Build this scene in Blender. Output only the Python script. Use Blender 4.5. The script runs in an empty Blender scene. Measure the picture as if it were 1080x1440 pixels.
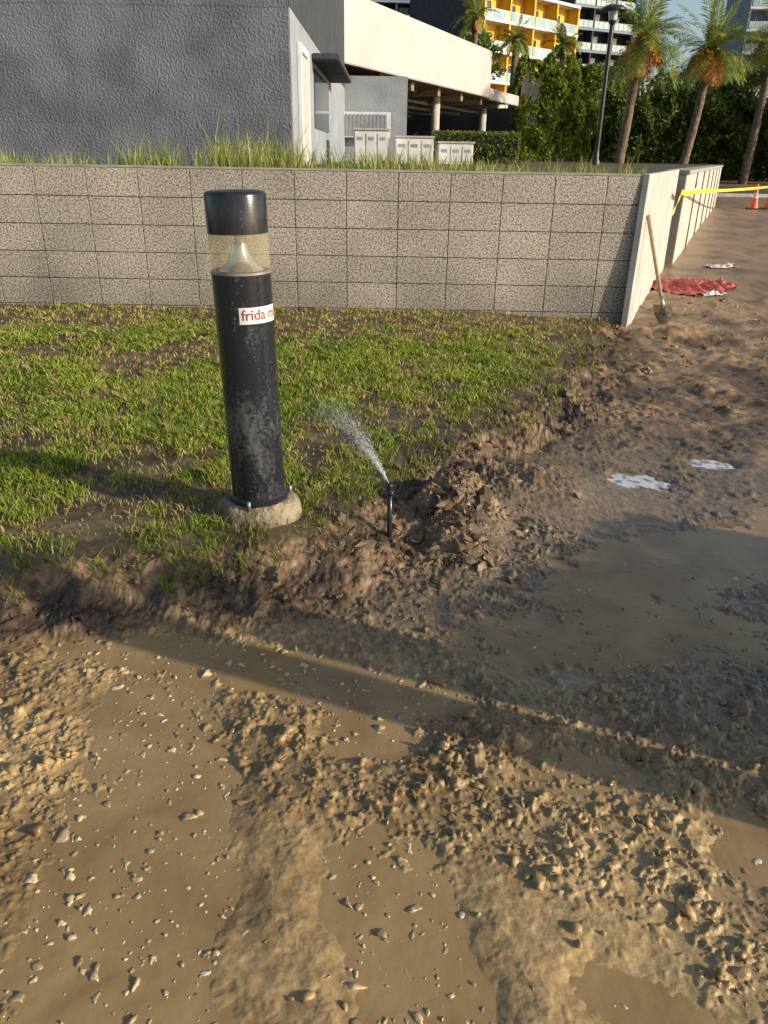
import bpy, bmesh, math, random
import numpy as np
from mathutils import Matrix, Vector
random.seed(4); rng=np.random.default_rng(7)
scene=bpy.context.scene
COL=scene.collection
# ------------------------------------------------------------------ helpers
def empty(name,loc=(0,0,0)):
    e=bpy.data.objects.new(name,None); e.location=loc; COL.objects.link(e); return e
def obj(name,me,mat=None,parent=None,smooth=False):
    o=bpy.data.objects.new(name,me); COL.objects.link(o)
    if mat: me.materials.append(mat)
    if parent: o.parent=parent
    me.polygons.foreach_set('use_smooth',[bool(smooth)]*len(me.polygons))
    return o
def npmesh(name,V,F,colors=None):
    V=np.asarray(V,dtype=np.float32); F=np.asarray(F,dtype=np.int32)
    me=bpy.data.meshes.new(name); k=F.shape[1]
    me.vertices.add(len(V)); me.vertices.foreach_set('co',V.ravel())
    me.loops.add(F.size); me.loops.foreach_set('vertex_index',F.ravel())
    me.polygons.add(len(F)); me.polygons.foreach_set('loop_start',np.arange(0,F.size,k,dtype=np.int32))
    me.update(calc_edges=True)
    if colors is not None:
        a=me.color_attributes.new('Col','FLOAT_COLOR','POINT')
        c=np.zeros((len(V),4),dtype=np.float32); c[:,:colors.shape[1]]=colors; a.data.foreach_set('color',c.ravel())
    me.validate(); return me
def box(name,x0,x1,y0,y1,z0,z1,mat,parent=None,bev=0.0,M=None):
    bm=bmesh.new(); bmesh.ops.create_cube(bm,size=1)
    for v in bm.verts:
        v.co=Vector((x0+(v.co.x+.5)*(x1-x0),y0+(v.co.y+.5)*(y1-y0),z0+(v.co.z+.5)*(z1-z0)))
    if bev: bmesh.ops.bevel(bm,geom=bm.edges[:],offset=bev,segments=2,affect='EDGES')
    if M: bmesh.ops.transform(bm,matrix=M,verts=bm.verts)
    me=bpy.data.meshes.new(name); bm.to_mesh(me); bm.free(); return obj(name,me,mat,parent)
def lathe(name,prof,mat,parent=None,seg=48,loc=(0,0,0),smooth=True,jit=0,wob=0):
    V=[];F=[]; ph=[random.uniform(0,6) for _ in range(4)]
    for i,(r,z) in enumerate(prof):
        for j in range(seg):
            a=2*math.pi*j/seg; wv=wob*(math.sin(2*a+ph[0])+.7*math.sin(3*a+ph[1])+.5*math.sin(7*a+ph[2])+.35*math.sin(11*a+ph[3]+i))
            rr=r*(1+jit*random.uniform(-1,1)+wv); zz=z+(wob*.16*(math.sin(3*a+ph[3])+random.uniform(-.6,.6)) if wob and r>.11 else 0)
            V.append((rr*math.cos(a)+loc[0],rr*math.sin(a)+loc[1],zz+loc[2]))
    for i in range(len(prof)-1):
        for j in range(seg):
            F.append((i*seg+j,i*seg+(j+1)%seg,(i+1)*seg+(j+1)%seg,(i+1)*seg+j))
    me=bpy.data.meshes.new(name); me.from_pydata(V,[],F); me.update()
    o=obj(name,me,mat,parent,smooth)
    if smooth:
        try: me.set_sharp_from_angle(angle=math.radians(40))
        except Exception: pass
    return o
def tube(name,pts,rad,mat,parent=None,seg=10):
    V=[];F=[];n=len(pts)
    for i,p in enumerate(pts):
        p=Vector(p); t=(Vector(pts[min(i+1,n-1)])-Vector(pts[max(i-1,0)])).normalized()
        a=t.orthogonal().normalized() if abs(t.z)>.9 else t.cross(Vector((0,0,1))).normalized()
        if abs(t.z)>.9: a=(Vector((1,0,0))-t*t.x).normalized()
        b=t.cross(a); r=rad[i] if isinstance(rad,(list,tuple)) else rad
        for j in range(seg):
            g=2*math.pi*j/seg; V.append(p+a*math.cos(g)*r+b*math.sin(g)*r)
    for i in range(n-1):
        for j in range(seg):
            F.append((i*seg+j,i*seg+(j+1)%seg,(i+1)*seg+(j+1)%seg,(i+1)*seg+j))
    F.append(tuple(range(seg))[::-1]); F.append(tuple((n-1)*seg+j for j in range(seg)))
    me=bpy.data.meshes.new(name); me.from_pydata(V,[],F); me.update()
    return obj(name,me,mat,parent,True)
T=rng.random((256,256)).astype(np.float32)
def vn(x,y):
    xi=np.floor(x).astype(np.int32); yi=np.floor(y).astype(np.int32); fx=x-xi; fy=y-yi
    fx=fx*fx*(3-2*fx); fy=fy*fy*(3-2*fy)
    x0=xi&255;x1=(xi+1)&255;y0=yi&255;y1=(yi+1)&255
    a=T[x0,y0];b=T[x1,y0];c=T[x0,y1];d=T[x1,y1]
    return (a*(1-fx)+b*fx)*(1-fy)+(c*(1-fx)+d*fx)*fy
def fbm(x,y,f,o=4,g=.5,s=0.):
    r=0;am=1;tot=0
    for i in range(o):
        ca,sa=math.cos(i*1.1+s),math.sin(i*1.1+s)
        r=r+am*(vn((x*ca-y*sa)*f+17.3*i+s*31+500,(x*sa+y*ca)*f-9.1*i+s*13+700)*2-1); tot+=am; am*=g; f*=2.03
    return r/tot
def ss(a,b,x):
    t=np.clip((x-a)/(b-a),0,1); return t*t*(3-2*t)
# ------------------------------------------------------------------ materials
def nt(name):
    m=bpy.data.materials.new(name); m.use_nodes=True
    return m,m.node_tree.nodes,m.node_tree.links,m.node_tree.nodes['Principled BSDF']
def noise_mat(name,c1,c2,scale=10,rough=.7,bump=.2,bscale=None,bdist=.01,metal=0,detail=8,coord='Object',contrast=(.35,.65),spec=.5):
    m,N,L,B=nt(name)
    tc=N.new('ShaderNodeTexCoord'); n=N.new('ShaderNodeTexNoise'); n.inputs['Scale'].default_value=scale; n.inputs['Detail'].default_value=detail
    L.new(tc.outputs[coord],n.inputs['Vector'])
    r=N.new('ShaderNodeValToRGB'); r.color_ramp.elements[0].position=contrast[0]; r.color_ramp.elements[1].position=contrast[1]
    r.color_ramp.elements[0].color=(*c1,1); r.color_ramp.elements[1].color=(*c2,1)
    L.new(n.outputs['Fac'],r.inputs['Fac']); L.new(r.outputs['Color'],B.inputs['Base Color'])
    B.inputs['Roughness'].default_value=rough; B.inputs['Metallic'].default_value=metal
    B.inputs['Specular IOR Level'].default_value=spec
    if bump:
        n2=N.new('ShaderNodeTexNoise'); n2.inputs['Scale'].default_value=bscale or scale*4; n2.inputs['Detail'].default_value=6
        L.new(tc.outputs[coord],n2.inputs['Vector'])
        b=N.new('ShaderNodeBump'); b.inputs['Strength'].default_value=bump; b.inputs['Distance'].default_value=bdist
        L.new(n2.outputs['Fac'],b.inputs['Height']); L.new(b.outputs['Normal'],B.inputs['Normal'])
    return m
def leaf_mat(name,trans=.35,rough=.5):
    m,N,L,B=nt(name); a=N.new('ShaderNodeAttribute'); a.attribute_name='Col'
    L.new(a.outputs['Color'],B.inputs['Base Color']); B.inputs['Roughness'].default_value=rough
    B.inputs['Specular IOR Level'].default_value=.3
    t=N.new('ShaderNodeBsdfTranslucent'); L.new(a.outputs['Color'],t.inputs['Color'])
    mx=N.new('ShaderNodeMixShader'); mx.inputs[0].default_value=trans
    L.new(B.outputs[0],mx.inputs[1]); L.new(t.outputs[0],mx.inputs[2])
    L.new(mx.outputs[0],N['Material Output'].inputs['Surface']); return m
M_leaf=leaf_mat('leaf'); M_grass=leaf_mat('grass_blade',.4,.4)
M_black=noise_mat('black_paint',(.014,.015,.019),(.026,.028,.033),30,.22,.15,220,.002)
M_darkmetal=noise_mat('dark_metal',(.015,.015,.018),(.03,.03,.03),20,.4,0)
M_conc=noise_mat('concrete',(.13,.095,.055),(.38,.31,.20),11,.9,1.0,45,.02)
M_concl=noise_mat('pale_concrete',(.40,.38,.34),(.56,.53,.47),4,.85,.4,120,.004)
M_cope=noise_mat('coping_concrete',(.28,.26,.23),(.42,.39,.35),7,.9,.4,90,.006)
M_stucco=noise_mat('dark_stucco',(.12,.13,.15),(.19,.203,.23),1.6,.9,.9,26,.035)
M_stuccod=noise_mat('charcoal_stucco',(.04,.043,.052),(.06,.065,.075),2,.9,.6,14,.05)
M_stuccol=noise_mat('grey_stucco',(.26,.28,.31),(.33,.35,.38),1.5,.9,.5,20,.03)
M_white=noise_mat('white_paint',(.62,.62,.62),(.74,.73,.72),3,.6,0)
M_beige=noise_mat('beige_render',(.50,.445,.42),(.57,.51,.475),.6,.8,.1,6,.02)
M_yellow=noise_mat('yellow_render',(.72,.42,.03),(.80,.50,.05),.5,.7,0)
M_glass=noise_mat('window_glass',(.03,.05,.06),(.10,.14,.17),.4,.08,0)
M_rail=noise_mat('glass_railing',(.30,.40,.42),(.42,.52,.53),.5,.1,0)
M_dark=noise_mat('dark_interior',(.02,.02,.022),(.05,.045,.04),1,.9,0)
M_blue=noise_mat('bluegrey_render',(.16,.20,.26),(.22,.26,.33),.3,.7,0)
M_asph=noise_mat('asphalt',(.045,.045,.05),(.07,.068,.066),6,.8,.3,60,.01)
M_terr=noise_mat('planter_soil',(.05,.035,.02),(.10,.075,.04),6,.95,.5,30,.03)
M_bark=noise_mat('bark',(.10,.07,.045),(.24,.18,.12),6,.9,.8,14,.05)
M_wood=noise_mat('worn_wood',(.30,.23,.15),(.45,.36,.24),30,.6,.2,80,.003)
M_steel=noise_mat('steel',(.25,.22,.18),(.40,.38,.35),15,.45,.1,60,.003,metal=.6)
M_red=noise_mat('red_tarp',(.35,.06,.05),(.55,.14,.12),6,.6,.3,30,.02)
M_cone=noise_mat('orange_plastic',(.75,.10,.03),(.85,.16,.05),6,.5,0)
M_tape=noise_mat('caution_tape',(.80,.62,.02),(.86,.70,.05),6,.4,0)
M_reflect=noise_mat('reflector',(.80,.79,.76),(.92,.91,.88),20,.16,0,metal=.85)
M_pink=noise_mat('faded_red_ink',(.25,.06,.06),(.32,.09,.085),50,.5,0)
M_skysheen=noise_mat('painted_sky_sheen',(.15,.13,.11),(.66,.64,.62),30,.03,.3,40,.004,contrast=(.36,.56),spec=1.0)  # pale mottled colour stands in for reflected sky
M_bub=noise_mat('foam_bubble',(.45,.38,.27),(.65,.58,.46),60,.08,0,spec=.9)
m,N,L,B=nt('bollard_paint'); M_boll=m
tc=N.new('ShaderNodeTexCoord'); n=N.new('ShaderNodeTexNoise'); n.inputs['Scale'].default_value=9; n.inputs['Detail'].default_value=9; n.inputs['Roughness'].default_value=.7
mp=N.new('ShaderNodeMapping'); mp.inputs['Scale'].default_value=(1.6,1.6,.55); L.new(tc.outputs['Object'],mp.inputs[0])
n2=N.new('ShaderNodeTexNoise'); n2.inputs['Scale'].default_value=90; n2.inputs['Detail'].default_value=4
sp=N.new('ShaderNodeSeparateXYZ'); L.new(mp.outputs[0],n.inputs['Vector']); L.new(tc.outputs['Object'],n2.inputs['Vector']); L.new(tc.outputs['Object'],sp.inputs[0])
mr=N.new('ShaderNodeValToRGB'); cr=mr.color_ramp
cr.elements[0].position=.0; cr.elements[0].color=(.0,.0,.0,1); cr.elements[1].position=1; cr.elements[1].color=(.0,.0,.0,1)
for p,v in ((.16,.0),(.26,.14),(.34,.15),(.42,.04),(.55,.0)):
    e=cr.elements.new(p); e.color=(v,v,v,1)
L.new(sp.outputs['Z'],mr.inputs['Fac'])
ad=N.new('ShaderNodeMath'); ad.operation='ADD'; L.new(n.outputs['Fac'],ad.inputs[0]); L.new(mr.outputs['Color'],ad.inputs[1])
ad2=N.new('ShaderNodeMath'); ad2.operation='MULTIPLY_ADD'; ad2.inputs[1].default_value=.5; L.new(n2.outputs['Fac'],ad2.inputs[0]); L.new(ad.outputs[0],ad2.inputs[2])
r=N.new('ShaderNodeValToRGB'); r.color_ramp.elements[0].position=.80; r.color_ramp.elements[0].color=(.018,.020,.025,1); r.color_ramp.elements[1].position=1.0; r.color_ramp.elements[1].color=(.11,.11,.112,1)
L.new(ad2.outputs[0],r.inputs['Fac']); L.new(r.outputs['Color'],B.inputs['Base Color'])
B.inputs['Roughness'].default_value=.2
b=N.new('ShaderNodeBump'); b.inputs['Strength'].default_value=.3; b.inputs['Distance'].default_value=.002; L.new(n2.outputs['Fac'],b.inputs['Height']); L.new(b.outputs['Normal'],B.inputs['Normal'])
m,N,L,B=nt('clear_lens'); M_lens=m
B.inputs['Base Color'].default_value=(.74,.66,.46,1); B.inputs['Roughness'].default_value=.06
tr=N.new('ShaderNodeBsdfTransparent'); tr.inputs[0].default_value=(.96,.93,.82,1); tl=N.new('ShaderNodeBsdfTranslucent'); tl.inputs[0].default_value=(.85,.76,.52,1)
m1=N.new('ShaderNodeMixShader'); m1.inputs[0].default_value=.4; L.new(B.outputs[0],m1.inputs[1]); L.new(tl.outputs[0],m1.inputs[2])
m2=N.new('ShaderNodeMixShader'); m2.inputs[0].default_value=.72; L.new(m1.outputs[0],m2.inputs[1]); L.new(tr.outputs[0],m2.inputs[2]); L.new(m2.outputs[0],N['Material Output'].inputs['Surface'])
# block wall
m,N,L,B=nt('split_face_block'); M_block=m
tc=N.new('ShaderNodeTexCoord'); 
n=N.new('ShaderNodeTexNoise'); n.inputs['Scale'].default_value=75; n.inputs['Detail'].default_value=3; n.inputs['Roughness'].default_value=.75
v=N.new('ShaderNodeTexNoise'); v.inputs['Scale'].default_value=1.7; v.inputs['Detail'].default_value=5
L.new(tc.outputs['Object'],n.inputs['Vector']); L.new(tc.outputs['Object'],v.inputs['Vector'])
r=N.new('ShaderNodeValToRGB'); e=r.color_ramp.elements; e[0].position=.40; e[0].color=(.12,.108,.095,1); e[1].position=.60; e[1].color=(.64,.585,.52,1)
k=e.new(.48); k.color=(.38,.34,.30,1)
L.new(n.outputs['Fac'],r.inputs['Fac'])
r2=N.new('ShaderNodeValToRGB'); r2.color_ramp.elements[0].position=.3; r2.color_ramp.elements[0].color=(.76,.74,.72,1); r2.color_ramp.elements[1].position=.7; r2.color_ramp.elements[1].color=(1.05,1.03,1.0,1)
L.new(v.outputs['Fac'],r2.inputs['Fac'])
mx=N.new('ShaderNodeMix'); mx.data_type='RGBA'; mx.blend_type='MULTIPLY'; mx.inputs[0].default_value=1
L.new(r.outputs['Color'],mx.inputs[6]); L.new(r2.outputs['Color'],mx.inputs[7])
at=N.new('ShaderNodeAttribute'); at.attribute_name='Col'
mx2=N.new('ShaderNodeMix'); mx2.data_type='RGBA'; mx2.blend_type='MULTIPLY'; mx2.inputs[0].default_value=1
L.new(mx.outputs[2],mx2.inputs[6]); L.new(at.outputs['Color'],mx2.inputs[7])
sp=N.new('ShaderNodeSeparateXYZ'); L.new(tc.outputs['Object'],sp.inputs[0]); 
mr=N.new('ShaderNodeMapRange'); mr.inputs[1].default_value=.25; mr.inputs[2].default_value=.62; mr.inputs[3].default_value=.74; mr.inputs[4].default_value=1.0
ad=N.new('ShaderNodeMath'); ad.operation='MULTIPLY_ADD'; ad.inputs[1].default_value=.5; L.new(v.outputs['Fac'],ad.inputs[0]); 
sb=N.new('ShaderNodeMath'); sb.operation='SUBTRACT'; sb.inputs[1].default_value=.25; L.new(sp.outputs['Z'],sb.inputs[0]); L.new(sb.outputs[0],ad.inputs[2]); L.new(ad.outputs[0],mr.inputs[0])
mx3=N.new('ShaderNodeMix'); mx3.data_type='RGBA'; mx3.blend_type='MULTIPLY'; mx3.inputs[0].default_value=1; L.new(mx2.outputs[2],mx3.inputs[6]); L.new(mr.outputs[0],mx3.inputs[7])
L.new(mx3.outputs[2],B.inputs['Base Color'])
B.inputs['Roughness'].default_value=.95
b=N.new('ShaderNodeBump'); b.inputs['Strength'].default_value=.35; b.inputs['Distance'].default_value=.005; L.new(n.outputs['Fac'],b.inputs['Height']); L.new(b.outputs['Normal'],B.inputs['Normal'])
def mudmat(name,bump1=.7):
    m,N,L,B=nt(name)
    tc=N.new('ShaderNodeTexCoord'); at=N.new('ShaderNodeAttribute'); at.attribute_name='Col'
    n=N.new('ShaderNodeTexNoise'); n.inputs['Scale'].default_value=32; n.inputs['Detail'].default_value=11; n.inputs['Roughness'].default_value=.7
    n2=N.new('ShaderNodeTexNoise'); n2.inputs['Scale'].default_value=150; n2.inputs['Detail'].default_value=5
    L.new(tc.outputs['Object'],n.inputs['Vector']); L.new(tc.outputs['Object'],n2.inputs['Vector'])
    r=N.new('ShaderNodeValToRGB'); r.color_ramp.elements[0].position=.32; r.color_ramp.elements[0].color=(.58,.55,.52,1); r.color_ramp.elements[1].position=.66; r.color_ramp.elements[1].color=(1.28,1.28,1.26,1)
    L.new(n.outputs['Fac'],r.inputs['Fac'])
    mx=N.new('ShaderNodeMix'); mx.data_type='RGBA'; mx.blend_type='MULTIPLY'; mx.inputs[0].default_value=1
    L.new(at.outputs['Color'],mx.inputs[6]); L.new(r.outputs['Color'],mx.inputs[7]); L.new(mx.outputs[2],B.inputs['Base Color'])
    rr=N.new('ShaderNodeMapRange'); rr.inputs[1].default_value=.35; rr.inputs[2].default_value=.65; rr.inputs[3].default_value=.24; rr.inputs[4].default_value=.55
    L.new(n.outputs['Fac'],rr.inputs[0])
    mm=N.new('ShaderNodeMath'); mm.operation='MULTIPLY_ADD'; mm.inputs[1].default_value=-.78; mm.inputs[2].default_value=1; L.new(at.outputs['Alpha'],mm.inputs[0])
    ml=N.new('ShaderNodeMath'); ml.operation='MULTIPLY'; L.new(mm.outputs[0],ml.inputs[0]); L.new(rr.outputs[0],ml.inputs[1]); L.new(ml.outputs[0],B.inputs['Roughness'])
    b=N.new('ShaderNodeBump'); b.inputs['Distance'].default_value=.006
    b2=N.new('ShaderNodeBump'); b2.inputs['Distance'].default_value=.0025
    m3=N.new('ShaderNodeMath'); m3.operation='MULTIPLY'; m3.inputs[1].default_value=bump1; L.new(mm.outputs[0],m3.inputs[0]); L.new(m3.outputs[0],b.inputs['Strength'])
    m4=N.new('ShaderNodeMath'); m4.operation='MULTIPLY'; m4.inputs[1].default_value=.55; L.new(mm.outputs[0],m4.inputs[0]); L.new(m4.outputs[0],b2.inputs['Strength'])
    L.new(n.outputs['Fac'],b.inputs['Height']); L.new(n2.outputs['Fac'],b2.inputs['Height']); L.new(b.outputs['Normal'],b2.inputs['Normal']); L.new(b2.outputs['Normal'],B.inputs['Normal'])
    return m
M_mud=mudmat('mud',.85)
m,N,L,B=nt('muddy_water'); M_water=m
tc=N.new('ShaderNodeTexCoord'); n=N.new('ShaderNodeTexNoise'); n.inputs['Scale'].default_value=5; n.inputs['Detail'].default_value=8; n.inputs['Distortion'].default_value=.8
L.new(tc.outputs['Object'],n.inputs['Vector'])
r=N.new('ShaderNodeValToRGB'); r.color_ramp.elements[0].position=.35; r.color_ramp.elements[0].color=(.27,.17,.07,1); r.color_ramp.elements[1].position=.65; r.color_ramp.elements[1].color=(.37,.245,.11,1)
L.new(n.outputs['Fac'],r.inputs['Fac']); L.new(r.outputs['Color'],B.inputs['Base Color'])
B.inputs['Roughness'].default_value=.03; B.inputs['IOR'].default_value=1.5
n2=N.new('ShaderNodeTexNoise'); n2.inputs['Scale'].default_value=38; n2.inputs['Detail'].default_value=4; L.new(tc.outputs['Object'],n2.inputs['Vector'])
b=N.new('ShaderNodeBump'); b.inputs['Strength'].default_value=.35; b.inputs['Distance'].default_value=.004; L.new(n2.outputs['Fac'],b.inputs['Height']); L.new(b.outputs['Normal'],B.inputs['Normal'])
m,N,L,B=nt('spray_water'); M_spray=m
B.inputs['Base Color'].default_value=(.9,.92,.95,1); B.inputs['Roughness'].default_value=.2; B.inputs['Alpha'].default_value=.5
m,N,L,B=nt('water_bead'); M_bead=m
B.inputs['Base Color'].default_value=(.5,.52,.55,1); B.inputs['Roughness'].default_value=.05; B.inputs['Alpha'].default_value=.35
# ------------------------------------------------------------------ terrain
QS=.936; ZM=.09      # mud flat sits 11 cm below the lawn
POLY=np.array([(-60,1.92),(-3,1.97),(-1.2,2.10),(-.62,2.18),(-.25,2.33),(-.09,2.62),(.10,3.08),(.46,3.6),(.90,4.15),(1.25,5.0),(1.66,6.1),(1.8,6.5),(-60,6.5)])
def sdist(x,y):
    d=np.full(x.shape,1e9); ins=np.zeros(x.shape,bool)
    for i in range(len(POLY)):
        ax,ay=POLY[i]; bx,by=POLY[(i+1)%len(POLY)]
        if i!=len(POLY)-2 and i!=len(POLY)-1:
            t=np.clip(((x-ax)*(bx-ax)+(y-ay)*(by-ay))/((bx-ax)**2+(by-ay)**2),0,1)
            d=np.minimum(d,np.hypot(x-ax-t*(bx-ax),y-ay-t*(by-ay)))
        c=((ay>y)!=(by>y)); 
        with np.errstate(divide='ignore',invalid='ignore'):
            xx=(bx-ax)*(y-ay)/(by-ay if by!=ay else 1e-9)+ax
        ins^=(c&(x<xx))
    return np.where(ins,d,-d)
def caps(x,y,a,b,r):
    ax,ay=a;bx,by=b; L2=(bx-ax)**2+(by-ay)**2+1e-9
    t=np.clip(((x-ax)*(bx-ax)+(y-ay)*(by-ay))/L2,0,1)
    return 1-ss(.3,1.5,np.hypot(x-ax-t*(bx-ax),y-ay-t*(by-ay))/r)
PUD=[((-.64,1.72),(-.40,.6),.24,1),((-.95,2.0),(.15,1.78),.14,1),((.75,2.45),(1.8,2.9),.27,.95),((.4,2.1),(1.5,2.1),.22,.7),((1.22,3.41),(1.26,3.41),.11,1),((1.65,3.67),(1.66,3.67),.08,1),((-.08,1.62),(-.03,1.6),.12,1),((0,1.2),(.12,.7),.16,.85),((.9,1.25),(1.3,1.1),.14,.75),((.4,1.5),(.6,1.45),.10,.75),((.45,.9),(.7,.75),.10,.7)]
def terrain(x,y):
    far=1-ss(8,22,np.hypot(x,y))
    sd=sdist(x,y)+(.09*fbm(x,y,3.5,3,s=3)+.06*fbm(x,y,14,3,s=5))*far
    u=x/QS; v=y/QS
    pm=np.zeros_like(x)
    wob=.12*fbm(u,v,4.5,5,.62,s=8)
    for a,b,r,am in PUD: pm=np.maximum(pm,am*caps(u+wob,v-wob*.7,a,b,r))
    cl=ss(-.3,.45,fbm(u,v,2.2,3,s=2))
    e1=fbm(u,v,17,4,.6,s=22); e2=fbm(u,v,38,3,.6,s=23); e3=fbm(u,v,80,2,.6,s=24)
    cl1=ss(.19,.32,e1); cl2=ss(.19,.31,e2); cl3=ss(.22,.42,e3)
    hf=.006*fbm(u,v,1.6,2,s=4)+.007*fbm(u,v,5,3,s=6)+.0010*e1+.0008*e3+(cl1*(.008+.007*e2)+cl2*.007+cl3*.003)*(.14+.86*cl)
    mud=ZM+hf*(1-.45*pm)+.003-.018*pm
    rough=ss(2.6,4.5,y)*(1-ss(12,22,y))
    mud=mud+rough*(.024*fbm(x,y,2.5,4,.6,s=11)+.048*np.abs(fbm(x,y,7,4,.66,s=12)))*(1-pm)+.05*ss(4,8,y)*ss(.5,1.5,x)
    lawn=.205+.045*ss(2.5,6,y)-.05*ss(.5,2,x)+.012*fbm(x,y,3,3,s=13)+.006*fbm(x,y,18,2,s=14)
    w=.26+.08*fbm(x,y,3,2,s=15)-.05*ss(3.2,4.2,y)
    k=ss(-1,.25,sd/w)
    wx=x+.05*fbm(x,y,6,2,s=25); wy=y+.05*fbm(x,y,6,2,s=26)
    g=np.exp(-(((wx-.27)/.17)**2+((wy-2.70)/.19)**2)**1.3); g2=np.exp(-(((x-.58)/.25)**2+((y-3.15)/.22)**2)); g3=np.exp(-(((x-.10)/.22)**2+((y-2.36)/.13)**2))
    G=np.clip(g+g2*.6+g3*.4,0,1)
    bankn=ss(-1.25,-.6,sd/w)*(1-ss(0,.10,sd))*np.clip(.5+.5*ss(-.1,.35,x)+G,0,1)
    h=mud*(1-k)+lawn*k + bankn*(.022*fbm(x,y,10,4,.65,s=16)+.028*np.abs(fbm(x,y,26,4,.65,s=17))-.012)
    h=h+(.21*g*(1-.25*k)+.06*g2+.015*g3)+G*(.050*fbm(x,y,9,4,.68,s=18)+.055*np.abs(fbm(x,y,24,4,.65,s=19)))
    gw=np.exp(-(((x-2.2)/.4)**2+((y-6.2)/.3)**2)); h=h+gw*(.05+.06*fbm(x,y,9,3,s=21))
    h=np.where(far<=0,.10,h)
    return h,sd,k,pm,G,hf
def axis(lo,d0,d1,step,hi,gr):
    a=[d0]
    while a[-1]<d1: a.append(a[-1]+step)
    s=step
    while a[-1]<hi: s*=gr; a.append(a[-1]+s)
    s=step; l=[d0]
    while l[-1]>lo: s*=gr; l.append(l[-1]-s)
    return np.array(l[::-1][:-1]+a)
xs=axis(-400,-.95,1.15,.0034,400,1.021)
ys=[.72]
while ys[-1]<420: ys.append(ys[-1]+max(.0030,.0032*ys[-1]) if ys[-1]<8 else ys[-1]*1.03)
l=[.72];s=.006
while l[-1]>-300: s*=1.12; l.append(l[-1]-s)
ys=np.array(l[::-1][:-1]+ys)
X,Y=np.meshgrid(xs,ys); H,SD,K,PM,G,HF=terrain(X,Y)
print('terrain',X.shape)
V=np.stack([X,Y,H],-1).reshape(-1,3); nx=len(xs); ny=len(ys)
i=np.arange(ny-1)[:,None]*nx+np.arange(nx-1)[None,:]
F=np.stack([i,i+1,i+nx+1,i+nx],-1).reshape(-1,4)
def mudcol(x,y,K,PM,G,hf,sd):
    tan=np.array([.45,.31,.145]); dk=np.array([.25,.162,.072]); brown=np.array([.12,.075,.04]); soil=np.array([.07,.05,.028]); redb=np.array([.34,.22,.115])
    t=ss(-.5,.45,fbm(x,y,2.5,4,s=31)+hf*22)[...,None]
    c=dk*(1-t)+tan*t
    wr=(ss(1.5,2.2,y+.35*x)*ss(-.9,.3,x)*.7)[...,None]; c=c*(1-wr)+np.array([.155,.118,.088])*wr  # wet right-hand mud greyed and darkened, shadow tone put into its colour
    pf=ss(3.0,4.2,y)[...,None]; t2=ss(-.4,.5,fbm(x,y,4,4,s=33)-.15+.45*ss(4.5,7,y))[...,None]
    c=c*(1-pf)+(brown*(1-t2)+redb*t2)*pf
    b=np.clip(ss(-1.3,-.6,sd/.24)+G*1.3,0,1)[...,None]; t3=ss(-.3,.5,fbm(x,y,9,4,s=34)+.35*G)[...,None]
    c=c*(1-b)+(np.array([.066,.043,.025])*(1-t3)+np.array([.25,.162,.088])*t3)*b
    s=ss(0,.06,sd)[...,None]*(1-np.clip(G*2,0,1))[...,None]; c=c*(1-s)+(soil*(1-t3)+np.array([.17,.13,.065])*t3)*s
    wet=np.clip(.38+PM*1.1+.5*ss(1.5,2.0,y)*(1-ss(3.0,3.8,y))*ss(-.1,.5,x)+.3*ss(1.4,1.8,y)*(1-ss(2.0,2.3,y))-.35*ss(3.5,5,y),0,1)*(1-b[...,0]*.75)*(1-s[...,0])
    return np.concatenate([c,wet[...,None]],-1)
C=mudcol(X,Y,K,PM,G,HF,SD).reshape(-1,4)
ground=obj('ground',npmesh('ground',V,F,C),M_mud,smooth=True)
def hz(x,y):
    x=np.atleast_1d(np.asarray(x,float)); y=np.atleast_1d(np.asarray(y,float)); return terrain(x,y)[0]
def localcol(x,y):
    h,sd,k,pm,g,hf=terrain(x,y); return mudcol(x,y,k,pm,g,hf,sd)
WL=ZM-.006
me=npmesh('water',[(-2.2,.2,WL),(3.4,.2,WL),(3.4,4.1,WL),(-2.2,4.1,WL)],[(0,1,2,3)]); obj('puddle_water',me,M_water)
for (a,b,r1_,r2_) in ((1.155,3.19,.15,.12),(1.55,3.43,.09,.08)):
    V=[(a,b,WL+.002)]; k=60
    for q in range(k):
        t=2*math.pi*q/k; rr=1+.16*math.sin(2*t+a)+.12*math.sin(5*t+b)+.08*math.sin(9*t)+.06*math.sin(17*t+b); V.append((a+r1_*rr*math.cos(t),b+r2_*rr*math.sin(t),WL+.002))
    me=bpy.data.meshes.new('sky_sheen_sheet'); me.from_pydata(V,[],[(0,1+q,1+(q+1)%k) for q in range(k)]); obj('puddle_water',me,M_skysheen)  # pale sheets: bright sky reflection put into the puddle colour
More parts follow.
